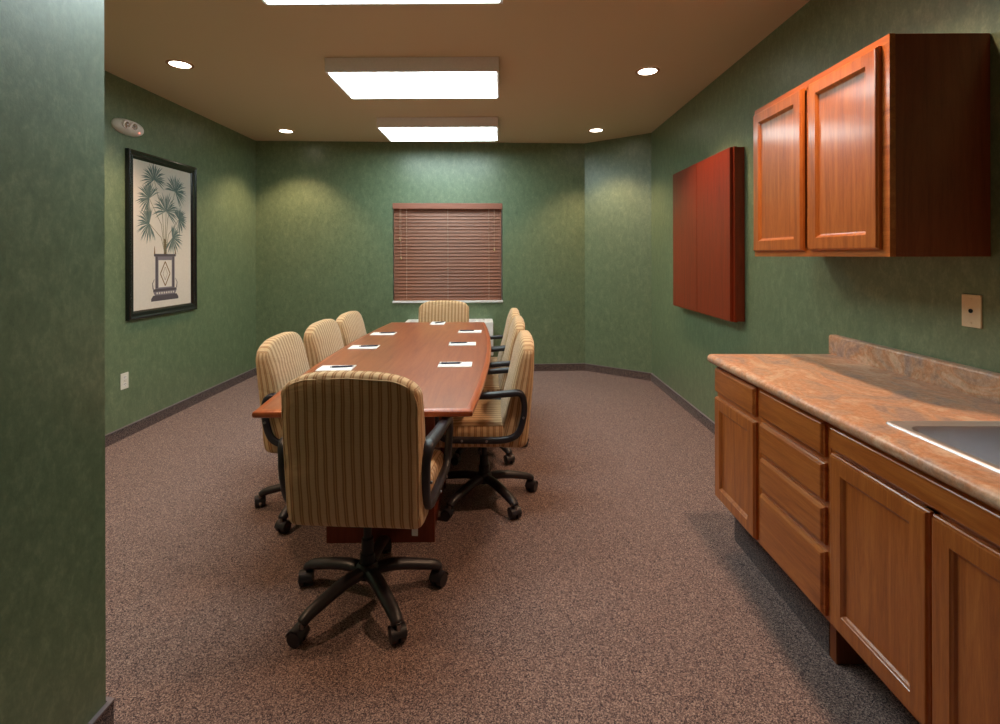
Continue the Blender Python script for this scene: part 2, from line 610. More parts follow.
# ------------------------------------------------------------------ conference table
TA = .0196
TC = Vector((-.626, 3.55, 0))
TL, TZ = 2.86, .75
def half_w(s):   # s in -1..1 along the length
    return .466 + .072 * (1 - s * s)
tab = thing('conference_table', 'long boat-shaped cherry wood conference table on panel bases', 'table', TC, TA)
out = []
NS = 40
for i in range(NS + 1):
    s = -1 + 2 * i / NS
    out.append((half_w(s), s * TL / 2))
for i in range(NS + 1):
    s = 1 - 2 * i / NS
    out.append((-half_w(s), s * TL / 2))
def offset(o_, d):
    n = len(o_); r = []
    for i in range(n):
        p, a, b = Vector(o_[i]), Vector(o_[i - 1]), Vector(o_[(i + 1) % n])
        e1, e2 = (p - a).normalized(), (b - p).normalized()
        n1, n2 = Vector((-e1.y, e1.x)), Vector((-e2.y, e2.x))
        m_ = (n1 + n2); k = m_.length_squared
        r.append(p + m_ * (2 * d / k))
    return r
bm = bmesh.new()
prev = None
for ins, z, mi in [(.045, TZ - .034, 1), (.016, TZ - .034, 1), (.004, TZ - .029, 1), (0, TZ - .021, 1), (0, TZ - .012, 1), (.002, TZ - .006, 1), (.008, TZ - .002, 1), (.016, TZ, 1), (.030, TZ, 1)]:
    ring = [bm.verts.new((p.x, p.y, z)) for p in offset(out, ins)]
    if prev:
        for i in range(len(ring)):
            j = (i + 1) % len(ring)
            bm.faces.new((prev[i], prev[j], ring[j], ring[i])).material_index = mi
    else:
        bm.faces.new(ring[::-1]).material_index = 1
    prev = ring
bm.faces.new(prev).material_index = 0
obj('tabletop', bm, [M['table'], M['table_edge']], tab, smooth=.6)
for sy in (-1, 1):
    yy = sy * .80
    bm = bmesh.new()
    y0, y1 = yy - .30, yy + .30
    box(bm, -.235, .235, y0 + .03, y1 - .03, .07, TZ - .034, .003)
    box(bm, -.265, .265, y0, y0 + .03, 0, TZ - .05, .003)
    box(bm, -.265, .265, y1 - .03, y1, 0, TZ - .05, .003)
    box(bm, -.255, .255, y0 + .03, y1 - .03, 0, .07, .003)
    obj('pedestal', bm, M['table_base'], tab)
bm = bmesh.new()
box(bm, -.012, .012, -.50, .50, .30, .68, .002)
obj('stretcher', bm, M['table_base'], tab)

# ------------------------------------------------------------------ chair
def back_fn(q):
    h = .305
    s = (q.z + h) / (2 * h)
    y = q.y / .255
    wid = 1.015 - .01 * (1 - s) ** 2
    z = .388 + s * .572
    z -= .052 * (abs(y) ** 4.5) * max(0, (min(s,1) - .6) / .4) ** 1.5
    z += .010 * (1 - y * y) * max(0, (s - .6) / .4)
    lean = -.153 - .090 * s - .006 * math.sin(s * PI)
    th = 1.36 - .80 * s
    x = lean + q.x * th
    if q.x > 0:
        x += .014 * (1 - y * y) * max(0, math.sin(max(0, min(1, s * 1.1)) * PI)) ** .5
    else:
        x -= .012 * (1 - y * y) * max(0, math.sin(max(0, min(1, s)) * PI)) ** .5
    n_ = noise.noise(Vector((q.x * 8, q.y * 9, q.z * 14)))
    x += .0045 * n_
    yy = q.y * wid + .003 * noise.noise(Vector((q.z * 22, q.x * 9, 3.1)))
    return Vector((x, yy, z + .002 * n_))

def seat_fn(q):
    x, y, z = q
    zz = .452 + z
    if z > 0:
        zz += .012 * (1 - (y / .25) ** 2) * (1 - (x / .25) ** 2) - .02 * max(0, x / .25) ** 3
    zz += .003 * noise.noise(Vector((x * 9, y * 9, 1)))
    return Vector((x + .035, y, zz))

def leg_bm():
    bm = bmesh.new()
    pts = spline([(.02, 0, .118), (.09, 0, .122), (.16, 0, .113), (.23, 0, .098), (.275, 0, .086), (.30, 0, .070)], 5)
    N = len(pts); rings = []
    for i, p in enumerate(pts):
        s = i / (N - 1)
        a = pts[max(0, i - 1)]; b = pts[min(N - 1, i + 1)]
        d = (b - a).normalized()
        nrm = Vector((-d.z, 0, d.x))
        wy = .031 - .008 * s; wz = .024 - .006 * s
        if i == N - 1: wy *= .6; wz *= .6
        rings.append([bm.verts.new(p + Vector((0, wy * math.cos(k * PI / 6), 0)) + nrm * (wz * math.sin(k * PI / 6))) for k in range(12)])
    for A, B in zip(rings, rings[1:]):
        for k in range(12):
            bm.faces.new((A[k], A[(k + 1) % 12], B[(k + 1) % 12], B[k]))
    bm.faces.new(rings[0][::-1]); bm.faces.new(rings[-1])
    return bm

def caster_bm(sw):
    bm = bmesh.new()
    R = Matrix.Rotation(sw, 4, 'Z')
    ox = .302
    tmp = bmesh.new()
    for sy in (-1, 1):
        cyl(tmp, (.012, sy * .006, .029), (.012, sy * .027, .029), .029, .027, 20, 0)
    # hood
    pr = []
    for k in range(9):
        a = math.radians(-5 + k * 22.5)
        pr.append((math.cos(a), math.sin(a)))
    A = [tmp.verts.new((.012 + .032 * c, -.0285, .031 + .032 * max(0, s_))) for c, s_ in pr]
    B = [tmp.verts.new((.012 + .032 * c, .0285, .031 + .032 * max(0, s_))) for c, s_ in pr]
    for i in range(8):
        tmp.faces.new((A[i], A[i + 1], B[i + 1], B[i])).material_index = 0
    cyl(tmp, (-.002, 0, .04), (-.002, 0, .075), .009, .009, 12, 1)
    for v_ in tmp.verts:
        v_.co = R @ v_.co + Vector((ox, 0, 0))
    me = bpy.data.meshes.new('tmp'); tmp.to_mesh(me); tmp.free()
    bm.from_mesh(me); bpy.data.meshes.remove(me)
    return bm

def arm_bm(side):
    pts = spline([(.10, .455), (-.02, .452), (-.12, .456), (-.185, .485), (-.213, .55), (-.218, .63), (-.195, .682), (-.135, .684),
                  (-.02, .678), (.09, .672), (.165, .66), (.205, .625), (.205, .56), (.185, .49), (.15, .460)][::1], 5, closed=True) if False else \
          spline([(.13, .443, 0), (-.02, .440, 0), (-.12, .444, 0), (-.185, .475, 0), (-.213, .55, 0), (-.220, .63, 0), (-.200, .688, 0), (-.140, .690, 0),
                  (-.02, .680, 0), (.11, .674, 0), (.20, .664, 0), (.245, .625, 0), (.248, .56, 0), (.232, .48, 0), (.195, .448, 0)], 5, closed=True)
    bm = bmesh.new(); rings = []
    N = len(pts)
    for i, p in enumerate(pts):
        a, b = pts[i - 1], pts[(i + 1) % N]
        dx, dz = (b - a).x, (b - a).y
        L_ = math.hypot(dx, dz); nx, nz = -dz / L_, dx / L_
        x, z = p.x, p.y
        k = max(0, min(1, (z - .45) / .23))
        f = max(0, min(1, (x + .22) / .42))
        yc = .262 + .008 * k + .004 * k * f
        pad = max(0, (z - .64) / .05) if x < .17 else 0
        hw = .017 + .008 * min(1, pad)
        ht = .0165
        ring = []
        for q in range(12):
            c, s_ = math.cos(q * PI / 6), math.sin(q * PI / 6)
            c = math.copysign(abs(c) ** .6, c); s_ = math.copysign(abs(s_) ** .6, s_)
            ring.append(bm.verts.new((x + nx * ht * s_, side * (yc + hw * c), z + nz * ht * s_)))
        rings.append(ring)
    for i in range(N):
        A, B = rings[i], rings[(i + 1) % N]
        for k in range(12):
            bm.faces.new((A[k], A[(k + 1) % 12], B[(k + 1) % 12], B[k]))
    return bm

def make_chair():
    t_ = thing('office_chair', '', 'chair', group='armchairs around the conference table')
    bm = soft_box(.060, .255, .305, .034, 18, back_fn)
    bk = obj('backrest', bm, M['fabric'], t_, smooth=3.1)
    bm = bmesh.new()
    loop = []
    for i in range(120):
        a = 2 * PI * i / 120
        c, s_ = math.cos(a), math.sin(a)
        yy = math.copysign(abs(c) ** .16, c) * .244
        zz = math.copysign(abs(s_) ** .16, s_) * .288
        p = back_fn(Vector((-.050, yy, zz)))
        loop.append(p + Vector((-.0015, 0, 0)))
    tube(bm, loop, .0032, 6, closed=True)
    obj('piping', bm, M['fabric'], bk, smooth=3.1)
    bm = soft_box(.250, .248, .066, .040, 14, seat_fn)
    obj('seat', bm, M['fabric'], t_, smooth=3.1)
    bm = bmesh.new()
    box(bm, -.10, .12, -.09, .09, .350, .388, .008)
    box(bm, -.17, -.05, -.05, .05, .362, .388, .006)
    tube(bm, [(0.02, .09, .37), (.02, .17, .365), (.02, .23, .362)], [.006, .006, .011], 8)
    obj('tilt_mechanism', bm, M['plastic_dark'], t_)
    for sd in (-1, 1):
        ar = obj('armrest', arm_bm(sd), M['plastic'], t_, smooth=3.1)
        for x, z in ((-.02, .441), (-.214, .565), (.11, .444)):
            bm = bmesh.new()
            cyl(bm, (x, sd * .280, z), (x, sd * (.2905 if z > .5 else .2865), z), .0065, .0055, 12)
            obj('screw', bm, M['screw'], ar, smooth=.6)
    bm = bmesh.new()
    lathe(bm, [(0, .36), (.016, .36), (.016, .25), (.024, .248), (.024, .19), (.030, .188), (.030, .14), (0, .14)], 20)
    obj('column', bm, M['plastic_dark'], t_, smooth=.6)
    bm = bmesh.new()
    lathe(bm, [(0, .15), (.034, .15), (.046, .138), (.05, .118), (.046, .098), (.03, .088), (0, .088)], 24)
    obj('hub', bm, M['plastic'], t_, smooth=.6)
    for k in range(5):
        lg = obj('leg', leg_bm(), M['plastic'], t_, rot=(0, 0, 2 * PI * k / 5), smooth=3.1)
        obj('caster', caster_bm([.4, 2.1, -1.2, 3.0, -2.4][k]), [M['plastic'], M['screw']], lg, smooth=.7)
    return t_

def copy_tree(o, parent=None):
    c = o.copy()
    COL.objects.link(c)
    c.parent = parent
    for ch in [x for x in bpy.data.objects if x.parent == o]:
        copy_tree(ch, c)
    return c

def set_chair(c, x, y, face, base, dz, label, bx=0, by=0):
    c.location = (x, y, 0)
    c.rotation_euler = (0, 0, face)
    c['label'] = label
    k = 0
    for ch in [q for q in bpy.data.objects if q.parent == c]:
        nm = ch.name.split('.')[0]
        if nm in ('backrest', 'seat', 'armrest', 'tilt_mechanism'):
            ch.location = (bx, by, dz)
        if nm == 'leg':
            ch.rotation_euler.z = base - face + 2 * PI * k / 5
            k += 1

D = math.radians
chair0 = make_chair()
specs = [(-.560, 2.055, D(86), D(90), .016, 'striped fabric armchair at the near table end, its back to the viewer', 0, -.026),
         (-.115, 2.915, D(181), D(90), -.012, 'striped armchair nearest the viewer on the right-hand table side'),
         (-.135, 3.62, D(181), D(90), -.006, 'striped armchair in the middle of the right-hand table side'),
         (-.150, 4.24, D(181), D(100), -.012, 'striped armchair farthest from the viewer on the right-hand table side'),
         (-1.065, 2.83, D(3), D(42), -.005, 'striped armchair nearest the viewer on the left side of the table', .05),
         (-1.06, 3.48, D(0), D(70), -.012, 'striped armchair in the middle of the left-hand table side', .04),
         (-1.07, 4.10, D(-1), D(20), -.022, 'striped armchair farthest back on the left-hand table side', .045),
         (-.615, 4.95, D(-90), D(80), -.024, 'striped armchair at the far table end facing the viewer under the window')]
protos = [chair0] + [copy_tree(chair0) for _ in specs[1:]]
for c, s in zip(protos, specs):
    set_chair(c, *s)
bm = bmesh.new()
box(bm, -.215, -.213, -.236, -.214, .340, .372)
obj('care_tag', bm, M['paper'], chair0, loc=(.0, -.026, .045), label='small white care tag')

# ------------------------------------------------------------------ notepads and pens
def make_pad():
    o = thing('notepad', '', 'notepad', group='notepads on the conference table')
    bm = bmesh.new()
    box(bm, -.10, .10, -.068, .068, 0, .0045, .0006)
    obj('paper_block', bm, M['paper'], o)
    bm = bmesh.new()
    box(bm, .088, .0995, -.0682, .0682, .0044, .0052)
    obj('binding_strip', bm, M['white'], o)
    return o
def make_pen():
    o = thing('pen', '', 'pen', group='navy pens on the notepads')
    bm = bmesh.new()
    cyl(bm, (-.055, 0, 0), (.055, 0, 0), .0048, .0048, 10)
    cyl(bm, (.055, 0, 0), (.068, 0, 0), .0046, .001, 10)
    obj('barrel', bm, M['pen'], o, smooth=.8)
    bm = bmesh.new()
    cyl(bm, (-.068, 0, 0), (-.055, 0, 0), .003, .003, 8)
    box(bm, -.055, -.02, -.0012, .0012, .0045, .0065)
    obj('clip', bm, M['screw'], o)
    return o
pad0, pen0 = make_pad(), make_pen()
pads = [(-.975, 2.915, .04, 'in front of the nearest left-hand chair', -.03),
        (-1.00, 3.59, .03, 'in front of the middle left-hand chair', -.01),
        (-1.01, 4.215, .03, 'in front of the farthest left-hand chair', -.03),
        (-.638, 4.87, 1.60, 'at the far table end under the window', 0),
        (-.290, 4.33, .02, 'in front of the farthest right-hand chair', 0),
        (-.305, 3.72, .04, 'in front of the middle right-hand chair', 0),
        (-.290, 3.01, .02, 'in front of the nearest right-hand chair', 0)]
for i, (x, y, r, where, q) in enumerate(pads):
    p = pad0 if i == 0 else copy_tree(pad0)
    n_ = pen0 if i == 0 else copy_tree(pen0)
    right = x > -.5
    p.location = (x, y, TZ + .0003)
    p.rotation_euler = (0, 0, r + (PI if right else 0))
    p['label'] = 'white notepad ' + where
    px_ = x + (.03 if not right else -.03)
    if i == 3: px_ = x + .015
    n_.location = (px_, y + .01, TZ + .0100)
    n_.rotation_euler = (0, 0, (.22 if not right else .12) if i != 3 else .9)
    n_['label'] = 'navy pen lying on the notepad ' + where

# ------------------------------------------------------------------ kitchenette base cabinets
FX, DT = 1.055, .02           # face-frame plane, door thickness
CB, CTOP = .214, .872
def face_axes(y0, z0, xf):
    # local frame of a front on plane X = xf facing -X;  u runs toward the viewer (-Y)
    return lambda u, v_, d: Vector((xf - d, y0 - u, z0 + v_))
def add_front(name, y0, y1, z0, z1, parent, xf=FX, panel=False, horiz=True, off=Vector((0, 0, 0))):
    """y0 far edge > y1 near edge"""
    bm = bmesh.new()
    w_, h_ = y0 - y1, z1 - z0
    ax = face_axes(y0, z0, xf)
    if panel:
        prof = [(0, 0), (0, .011), (.003, .014), (.005, .0195), (.008, .0205), (.052, .0205), (.054, .018), (.058, .015), (.062, .009), (.066, .008)]
    else:
        prof = [(0, 0), (0, .010), (.004, .013), (.007, .0185), (.010, .0205)]
    rings_rect(bm, prof, ax, w_, h_)
    return obj(name, bm, M['oak_h'] if horiz else M['oak_v'], parent, smooth=None)

def unit_body(parent, y1, y0, xf=FX, zb=CB, zt=CTOP, kick=True, kick_near=False):
    bm = bmesh.new()
    box(bm, xf + .02, XR - .002, y1 + .0005, y1 + .018, zb, zt)
    box(bm, xf + .02, XR - .002, y0 - .018, y0 - .0005, zb, zt)
    box(bm, xf + .02, XR - .002, y1 + .018, y0 - .018, zb, zb + .016)
    box(bm, XR - .010, XR - .002, y1 + .018, y0 - .018, zb + .016, zt)
    o = obj('body', bm, M['oak_side'], parent)
    if kick:
        bm = bmesh.new()
        ya = 1.727 if kick_near else y1
        yb = ya
        if kick_near:
            box(bm, 1.138, 1.156, ya, ya + .035, .002, zb, mi=1)
            box(bm, 1.156, XR - .016, ya, ya + .018, .002, zb, mi=1)
            yb = ya + .035
        box(bm, 1.136, 1.156, yb, y0, .002, zb)
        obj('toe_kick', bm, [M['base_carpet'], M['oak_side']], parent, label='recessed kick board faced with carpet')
    return o

def frame_part(parent, y1, y0, rails, xf=FX, zb=CB, zt=CTOP, stile=.038, mids=()):
    bm = bmesh.new()
    box(bm, xf, xf + .02, y1 + .0005, y1 + stile, zb, zt)
    box(bm, xf, xf + .02, y0 - stile, y0 - .0005, zb, zt)
    for z0, z1 in rails:
        box(bm, xf, xf + .02, y1 + stile, y0 - stile, z0, z1)
    for m_ in mids:
        box(bm, xf, xf + .02, m_ - .02, m_ + .02, zb + .03, zt - .03)
    return obj('face_frame', bm, M['oak_h'], parent)

c1 = thing('base_cabinet', 'narrow oak base cabinet with one drawer over one door, at the counter end', 'cabinet', group='oak base cabinets under the counter')
c2 = thing('base_cabinet', 'oak base cabinet with a stack of four drawers', 'cabinet', group='oak base cabinets under the counter')
c3 = thing('base_cabinet', 'oak sink base cabinet with two doors and open space beneath', 'cabinet', group='oak base cabinets under the counter')
unit_body(c1, 2.065, 2.480)
frame_part(c1, 2.065, 2.480, [(CB, CB + .035), (.70, .735), (.845, CTOP)])
add_front('drawer', 2.472, 2.086, .735, .855, c1)
add_front('door', 2.472, 2.086, .226, .712, c1, panel=True, horiz=False)
unit_body(c2, 1.622, 2.063, kick_near=True)
frame_part(c2, 1.622, 2.063, [(CB, CB + .035), (.43, .46), (.575, .60), (.72, .745), (.845, CTOP)])
for z0, z1 in ((.748, .862), (.602, .726), (.461, .583), (.230, .438)):
    add_front('drawer', 2.044, 1.640, z0, z1, c2)
unit_body(c3, .862, 1.620, kick=False)
frame_part(c3, .862, 1.620, [(CB, CB + .035), (.765, .79), (.855, CTOP)], mids=(1.24,))
add_front('drawer_front', 1.604, .878, .786, .864, c3)
add_front('door', 1.604, 1.236, .236, .774, c3, panel=True, horiz=False)
add_front('door', 1.226, .878, .236, .774, c3, panel=True, horiz=False)

# countertop with rolled front edge, sink cut-out
CZ = .914
CY0, CY1 = .84, 2.500
SX0, SX1, SY0, SY1 = 1.108, 1.50, .90, 1.472      # sink rim outer
def ctop(bm):
    x0, x1 = 1.012, XR - .001
    th = .042
    prof = []
    # front roll
    prof.append((x0 + .03, CZ - th))
    for k in range(9):
        a = -PI / 2 - k * PI / 8
        prof.append((x0 + .021 + .021 * math.cos(a), CZ - .021 + .021 * math.sin(a)))
    prof.append((SX0 + .012, CZ)); prof.append((SX0 + .012, CZ - th))
    def extr(pr, ya, yb):
        A = [bm.verts.new((x, ya, z)) for x, z in pr]; B = [bm.verts.new((x, yb, z)) for x, z in pr]
        n = len(pr)
        for i in range(n):
            bm.faces.new((A[i], A[(i + 1) % n], B[(i + 1) % n], B[i]))
        bm.faces.new(A[::-1]); bm.faces.new(B)
    extr(prof, CY0, CY1)
    xi = SX0 + .012
    box(bm, xi, x1, SY1 - .012, CY1, CZ - th, CZ)
    box(bm, xi, x1, CY0, SY0 + .012, CZ - th, CZ)
    box(bm, SX1 - .012, x1, SY0 + .012, SY1 - .012, CZ - th, CZ)
bm = bmesh.new(); ctop(bm)
ct = tag(obj('countertop', bm, M['lam'], smooth=.5), 'orange and mauve stone-patterned laminate countertop with rolled front edge', 'countertop')
bm = bmesh.new()
bx_ = XR - .036
prof = [(XR - .001, CZ), (bx_, CZ), (bx_, CZ + .082), (bx_ + .002, CZ + .088), (bx_ + .006, CZ + .092), (bx_ + .011, CZ + .093), (XR - .001, CZ + .093)]
A = [bm.verts.new((x, CY0, z)) for x, z in prof]; B = [bm.verts.new((x, CY1 + .02, z)) for x, z in prof]
for i in range(len(prof)):
    bm.faces.new((A[i], A[(i + 1) % len(prof)], B[(i + 1) % len(prof)], B[i]))
bm.faces.new(A[::-1]); bm.faces.new(B)
obj('backsplash', bm, M['lam'], ct, smooth=.5)

# sink
def rrect(x0, x1, y0, y1, r, n=6):
    pts = []
    for cx, cy, a0 in ((x1 - r, y1 - r, 0), (x0 + r, y1 - r, 90), (x0 + r, y0 + r, 180), (x1 - r, y0 + r, 270)):
        for k in range(n + 1):
            a = math.radians(a0 + 90 * k / n)
            pts.append((cx + r * math.cos(a), cy + r * math.sin(a)))
    return pts
sk = thing('kitchen_sink', 'stainless steel drop-in sink set into the laminate countertop', 'sink', ((SX0 + SX1) / 2, (SY0 + SY1) / 2, CZ))
bm = bmesh.new()
hx, hy = (SX1 - SX0) / 2, (SY1 - SY0) / 2
def sink_part(name, prof, cap, mat, ang):
    bm = bmesh.new()
    prev = None
    for ins, z, r in prof:
        ring = [bm.verts.new((x, y, z)) for x, y in rrect(-hx + ins, hx - ins, -hy + ins, hy - ins, r)]
        if prev:
            for i in range(len(ring)):
                j = (i + 1) % len(ring)
                bm.faces.new((prev[i], prev[j], ring[j], ring[i]))
        prev = ring
    if cap:
        bm.faces.new(prev)
    return obj(name, bm, mat, sk, smooth=ang)
bm.free()
sink_part('rim', [(0, .0005, .014), (.002, .005, .014), (.006, .0072, .014), (.011, .0065, .016), (.016, .004, .02), (.031, .003, .035), (.034, .0015, .04)], False, M['rim'], .9)
sink_part('basin', [(.034, .0015, .04), (.037, -.02, .045), (.044, -.14, .05), (.052, -.158, .05), (.070, -.170, .055), (.11, -.173, .05), (.15, -.174, .02)], True, M['steel'], .6)
bm = bmesh.new()
lathe(bm, [(0, -.1715), (.02, -.172), (.03, -.1705), (.042, -.1705), (.045, -.1735)], 24)
obj('drain', bm, M['screw'], sk, smooth=.6)

# ------------------------------------------------------------------ upper cabinet
UX, UB, UT, UY1, UY0 = 1.319, 1.398, 2.160, 1.722, 2.636
uc = thing('wall_cabinet', 'oak wall cabinet with two recessed-panel doors hanging above the counter', 'cabinet')
bm = bmesh.new()
box(bm, UX + .02, XR - .001, UY1, UY0, UB + .012, UT, .001)
box(bm, UX + .02, XR - .001, UY1, UY1 + .016, UB, UB + .012)
box(bm, UX + .02, XR - .001, UY0 - .016, UY0, UB, UB + .012)
obj('body', bm, mk_wood('cabinet_side_oak_shade_tint', (116, 54, 30), (142, 70, 40), (158, 82, 48), 'Z', rough=.4, coat=.15), uc, label='plain side panels with shade put into their colour')  # sides lie in shade; that darkness is mixed into these wood tones
frame_part(uc, UY1 - .002, UY0 + .002, [(UB, UB + .038), (UT - .038, UT)], xf=UX, zb=UB, zt=UT, mids=(2.166,))
add_front('door', 2.618, 2.200, 1.424, 2.132, uc, xf=UX, panel=True, horiz=False)
add_front('door', 2.150, 1.755, 1.424, 2.132, uc, xf=UX, panel=True, horiz=False)

# ------------------------------------------------------------------ mahogany presentation board
mb = thing('presentation_board', 'closed mahogany presentation board cabinet with two doors on the right wall', 'cabinet')
BY1, BY0, BZ0, BZ1 = 3.46, 4.665, .945, 2.155
bm = bmesh.new(); box(bm, XR - .0545, XR - .001, BY1 + .003, BY0 - .003, BZ0 + .003, BZ1 - .003, .002)
obj('back_box', bm, M['mahog'], mb)
ymid = 4.075
for ya, yb in ((BY1, ymid - .003), (ymid + .003, BY0)):
    bm = bmesh.new()
    box(bm, XR - .095, XR - .055, ya, yb, BZ0, BZ1)
    # rounded outer vertical edge
    yo = ya if ya == BY1 else yb
    es = [e for e in bm.edges if all(abs(v_.co.y - yo) < 1e-4 and abs(v_.co.x - (XR - .095)) < 1e-4 for v_ in e.verts)]
    bmesh.ops.bevel(bm, geom=es, offset=.022, segments=6, affect='EDGES')
    es = [e for e in bm.edges if e.calc_length() > .3 and all(abs(v_.co.z - BZ0) < 1e-4 or abs(v_.co.z - BZ1) < 1e-4 for v_ in e.verts)
          and all(v_.co.x < XR - .09 for v_ in e.verts) and abs(e.verts[0].co.z - e.verts[1].co.z) < 1e-4]
    bmesh.ops.bevel(bm, geom=es, offset=.006, segments=3, affect='EDGES')
    obj('door', bm, M['mahog'], mb, smooth=.5)

# ------------------------------------------------------------------ blind
bl = thing('window_blind', 'closed brown wood venetian blind filling the window', 'blind', WO, WA)
hw_ = ww / 2
bm = bmesh.new()
box(bm, .002, ww - .002, -.016, -.004, Z1 - .072, Z1 - .002, .003)
box(bm, .002, .012, -.004, .05, Z1 - .072, Z1 - .004)
box(bm, ww - .012, ww - .002, -.004, .05, Z1 - .072, Z1 - .004)
obj('valance', bm, M['valance'], bl)
bm = bmesh.new()
nsl = 27
zb0, zb1 = Z0 + .062, Z1 - .085
for i in range(nsl):
    z = zb1 - (zb1 - zb0) * i / (nsl - 1)
    tlt = math.radians(80)
    a = .026
    c, s_ = math.cos(tlt) * a, math.sin(tlt) * a
    # cambered slat
    pr = []
    for k in range(5):
        q = -1 + k / 2
        pr.append((.035 + q * c + .003 * (1 - q * q), z + q * s_ + .0))
    th = .0028
    full = pr + [(y + th, zz - .0005) for y, zz in pr[::-1]]
    A = [bm.verts.new((.008, y, zz)) for y, zz in full]
    B = [bm.verts.new((ww - .011, y, zz)) for y, zz in full]
    n = len(full)
    for k in range(n):
        bm.faces.new((A[k], A[(k + 1) % n], B[(k + 1) % n], B[k]))
    bm.faces.new(A[::-1]); bm.faces.new(B)
obj('slats', bm, M['slat'], bl)
bm = bmesh.new(); box(bm, .007, ww - .010, .018, .050, Z0 + .026, Z0 + .044, .004)
obj('bottom_rail', bm, M['slat'], bl)
bm = bmesh.new()
for x in (.165, ww / 2, ww - .165):
    cyl(bm, (x, .0085, Z0 + .04), (x, .0085, Z1 - .07), .0022, n=6)
    for i in range(nsl):
        z = zb1 - (zb1 - zb0) * i / (nsl - 1)
        cyl(bm, (x, .0085, z - .018), (x, .058, z + .018), .0008, n=4)
obj('ladder_cords', bm, M['cord'], bl)
for x, zl in ((.085, 1.62), (.098, 1.395), (ww - .10, 1.495)):
    bm = bmesh.new(); cyl(bm, (x, .001, zl), (x, .004, Z1 - .07), .0024, n=6)
    pc = obj('pull_cord', bm, M['cord'], bl)
    bm = bmesh.new(); lathe(bm, [(0, .012), (.004, .010), (.008, -.012), (.010, -.026), (.007, -.030), (0, -.030)], 12, (x, .0, zl))
    obj('tassel', bm, M['tassel'], pc, smooth=.8)

# ------------------------------------------------------------------ wall air conditioner under window
AU0, AU1, AZ = 1.79, 2.815, .645
AD = .30
ac = thing('air_conditioner', 'pale grey packaged air conditioner unit under the window behind the table', 'air conditioner', W(AU0, 0, 0), WA)
aw = AU1 - AU0
bm = bmesh.new()
box(bm, 0, aw, -AD, -.001, .25, AZ, .012, seg=3)
obj('cabinet', bm, M['white'], ac, smooth=.6)
bm = bmesh.new()
box(bm, .03, aw - .03, -AD + .02, -.03, .0, .25)
obj('subbase', bm, M['fixture'], ac)
bm = bmesh.new()
for k in range(15):
    y = -AD + .04 + k * .012
    box(bm, .06, aw - .20, y, y + .005, AZ - .003, AZ + .004)
box(bm, .06, aw - .20, -AD + .035, -AD + .22, AZ - .004, AZ + .0005)
obj('discharge_grille', bm, M['fixture'], ac)
bm = bmesh.new()
for k in range(14):
    z = .29 + k * .013
    box(bm, .05, aw - .05, -AD - .004, -AD + .002, z, z + .006)
obj('intake_grille', bm, M['fixture'], ac)
bm = bmesh.new()
box(bm, aw - .17, aw - .04, -AD + .05, -AD + .18, AZ - .002, AZ + .006, .003)
cyl(bm, (aw - .105, -AD + .115, AZ + .006), (aw - .105, -AD + .115, AZ + .018), .016)
obj('control_panel', bm, M['fixture'], ac)

# ------------------------------------------------------------------ framed palm print on the left wall
PYA, PYB, PZA, PZB = 3.880, 4.748, .905, 2.252
pic = thing('framed_print', 'tall black framed print of a palm in an ornate planter on the left wall', 'picture', (XL, (PYA + PYB) / 2, (PZA + PZB) / 2))
pw, ph = PYB - PYA, PZB - PZA
bm = bmesh.new()
# frame profile: nested rings seen from +X; u along +Y
ax = lambda u, v_, d: Vector((d, -pw / 2 + u, -ph / 2 + v_))
rs = []
for ins, d in [(0, .001), (0, .026), (.004, .033), (.014, .036), (.026, .030), (.040, .027), (.050, .028), (.060, .022), (.068, .015), (.068, .001)]:
    rs.append([bm.verts.new(ax(u, v_, d)) for u, v_ in ((ins, ins), (pw - ins, ins), (pw - ins, ph - ins), (ins, ph - ins))])
for A, B in zip(rs, rs[1:] + rs[:1]):
    for i in range(4):
        bm.faces.new((A[i], A[(i + 1) % 4], B[(i + 1) % 4], B[i]))
obj('frame', bm, M['frame'], pic)
bm = bmesh.new(); box(bm, .004, .012, -pw / 2 + .066, pw / 2 - .066, -ph / 2 + .066, ph / 2 - .066)
art = obj('print', bm, M['print'], pic)
# picture motif: flat ink shapes lying on the paper.  a(y,z) world -> local
ZM = (PZA + PZB) / 2; YM = (PYA + PYB) / 2
lay = [.0124]
def poly(bm, pts, mi=0, lift=0):
    vs_ = [bm.verts.new((lay[0] + lift, y - YM, z - ZM)) for y, z in pts]
    bm.faces.new(vs_).material_index = mi
def stroke(bm, pts, w0, w1, mi=0, lift=0):
    P = [Vector(p) for p in pts]
    L_ = []; R_ = []
    for i, p in enumerate(P):
        d = (P[min(len(P) - 1, i + 1)] - P[max(0, i - 1)]).normalized()
        n_ = Vector((-d.y, d.x)); ww_ = w0 + (w1 - w0) * i / (len(P) - 1)
        L_.append(p + n_ * ww_ / 2); R_.append(p - n_ * ww_ / 2)
    for i in range(len(P) - 1):
        poly(bm, [L_[i], L_[i + 1], R_[i + 1], R_[i]], mi, lift)
PCY = 4.325
bm = bmesh.new()
heads = [(4.19, 2.05, .175, 95), (4.46, 1.985, .175, 60), (4.13, 1.89, .17, 150), (4.34, 1.80, .19, 80), (4.51, 1.74, .13, 20), (4.13, 1.68, .165, 190), (4.42, 1.57, .155, -20)]
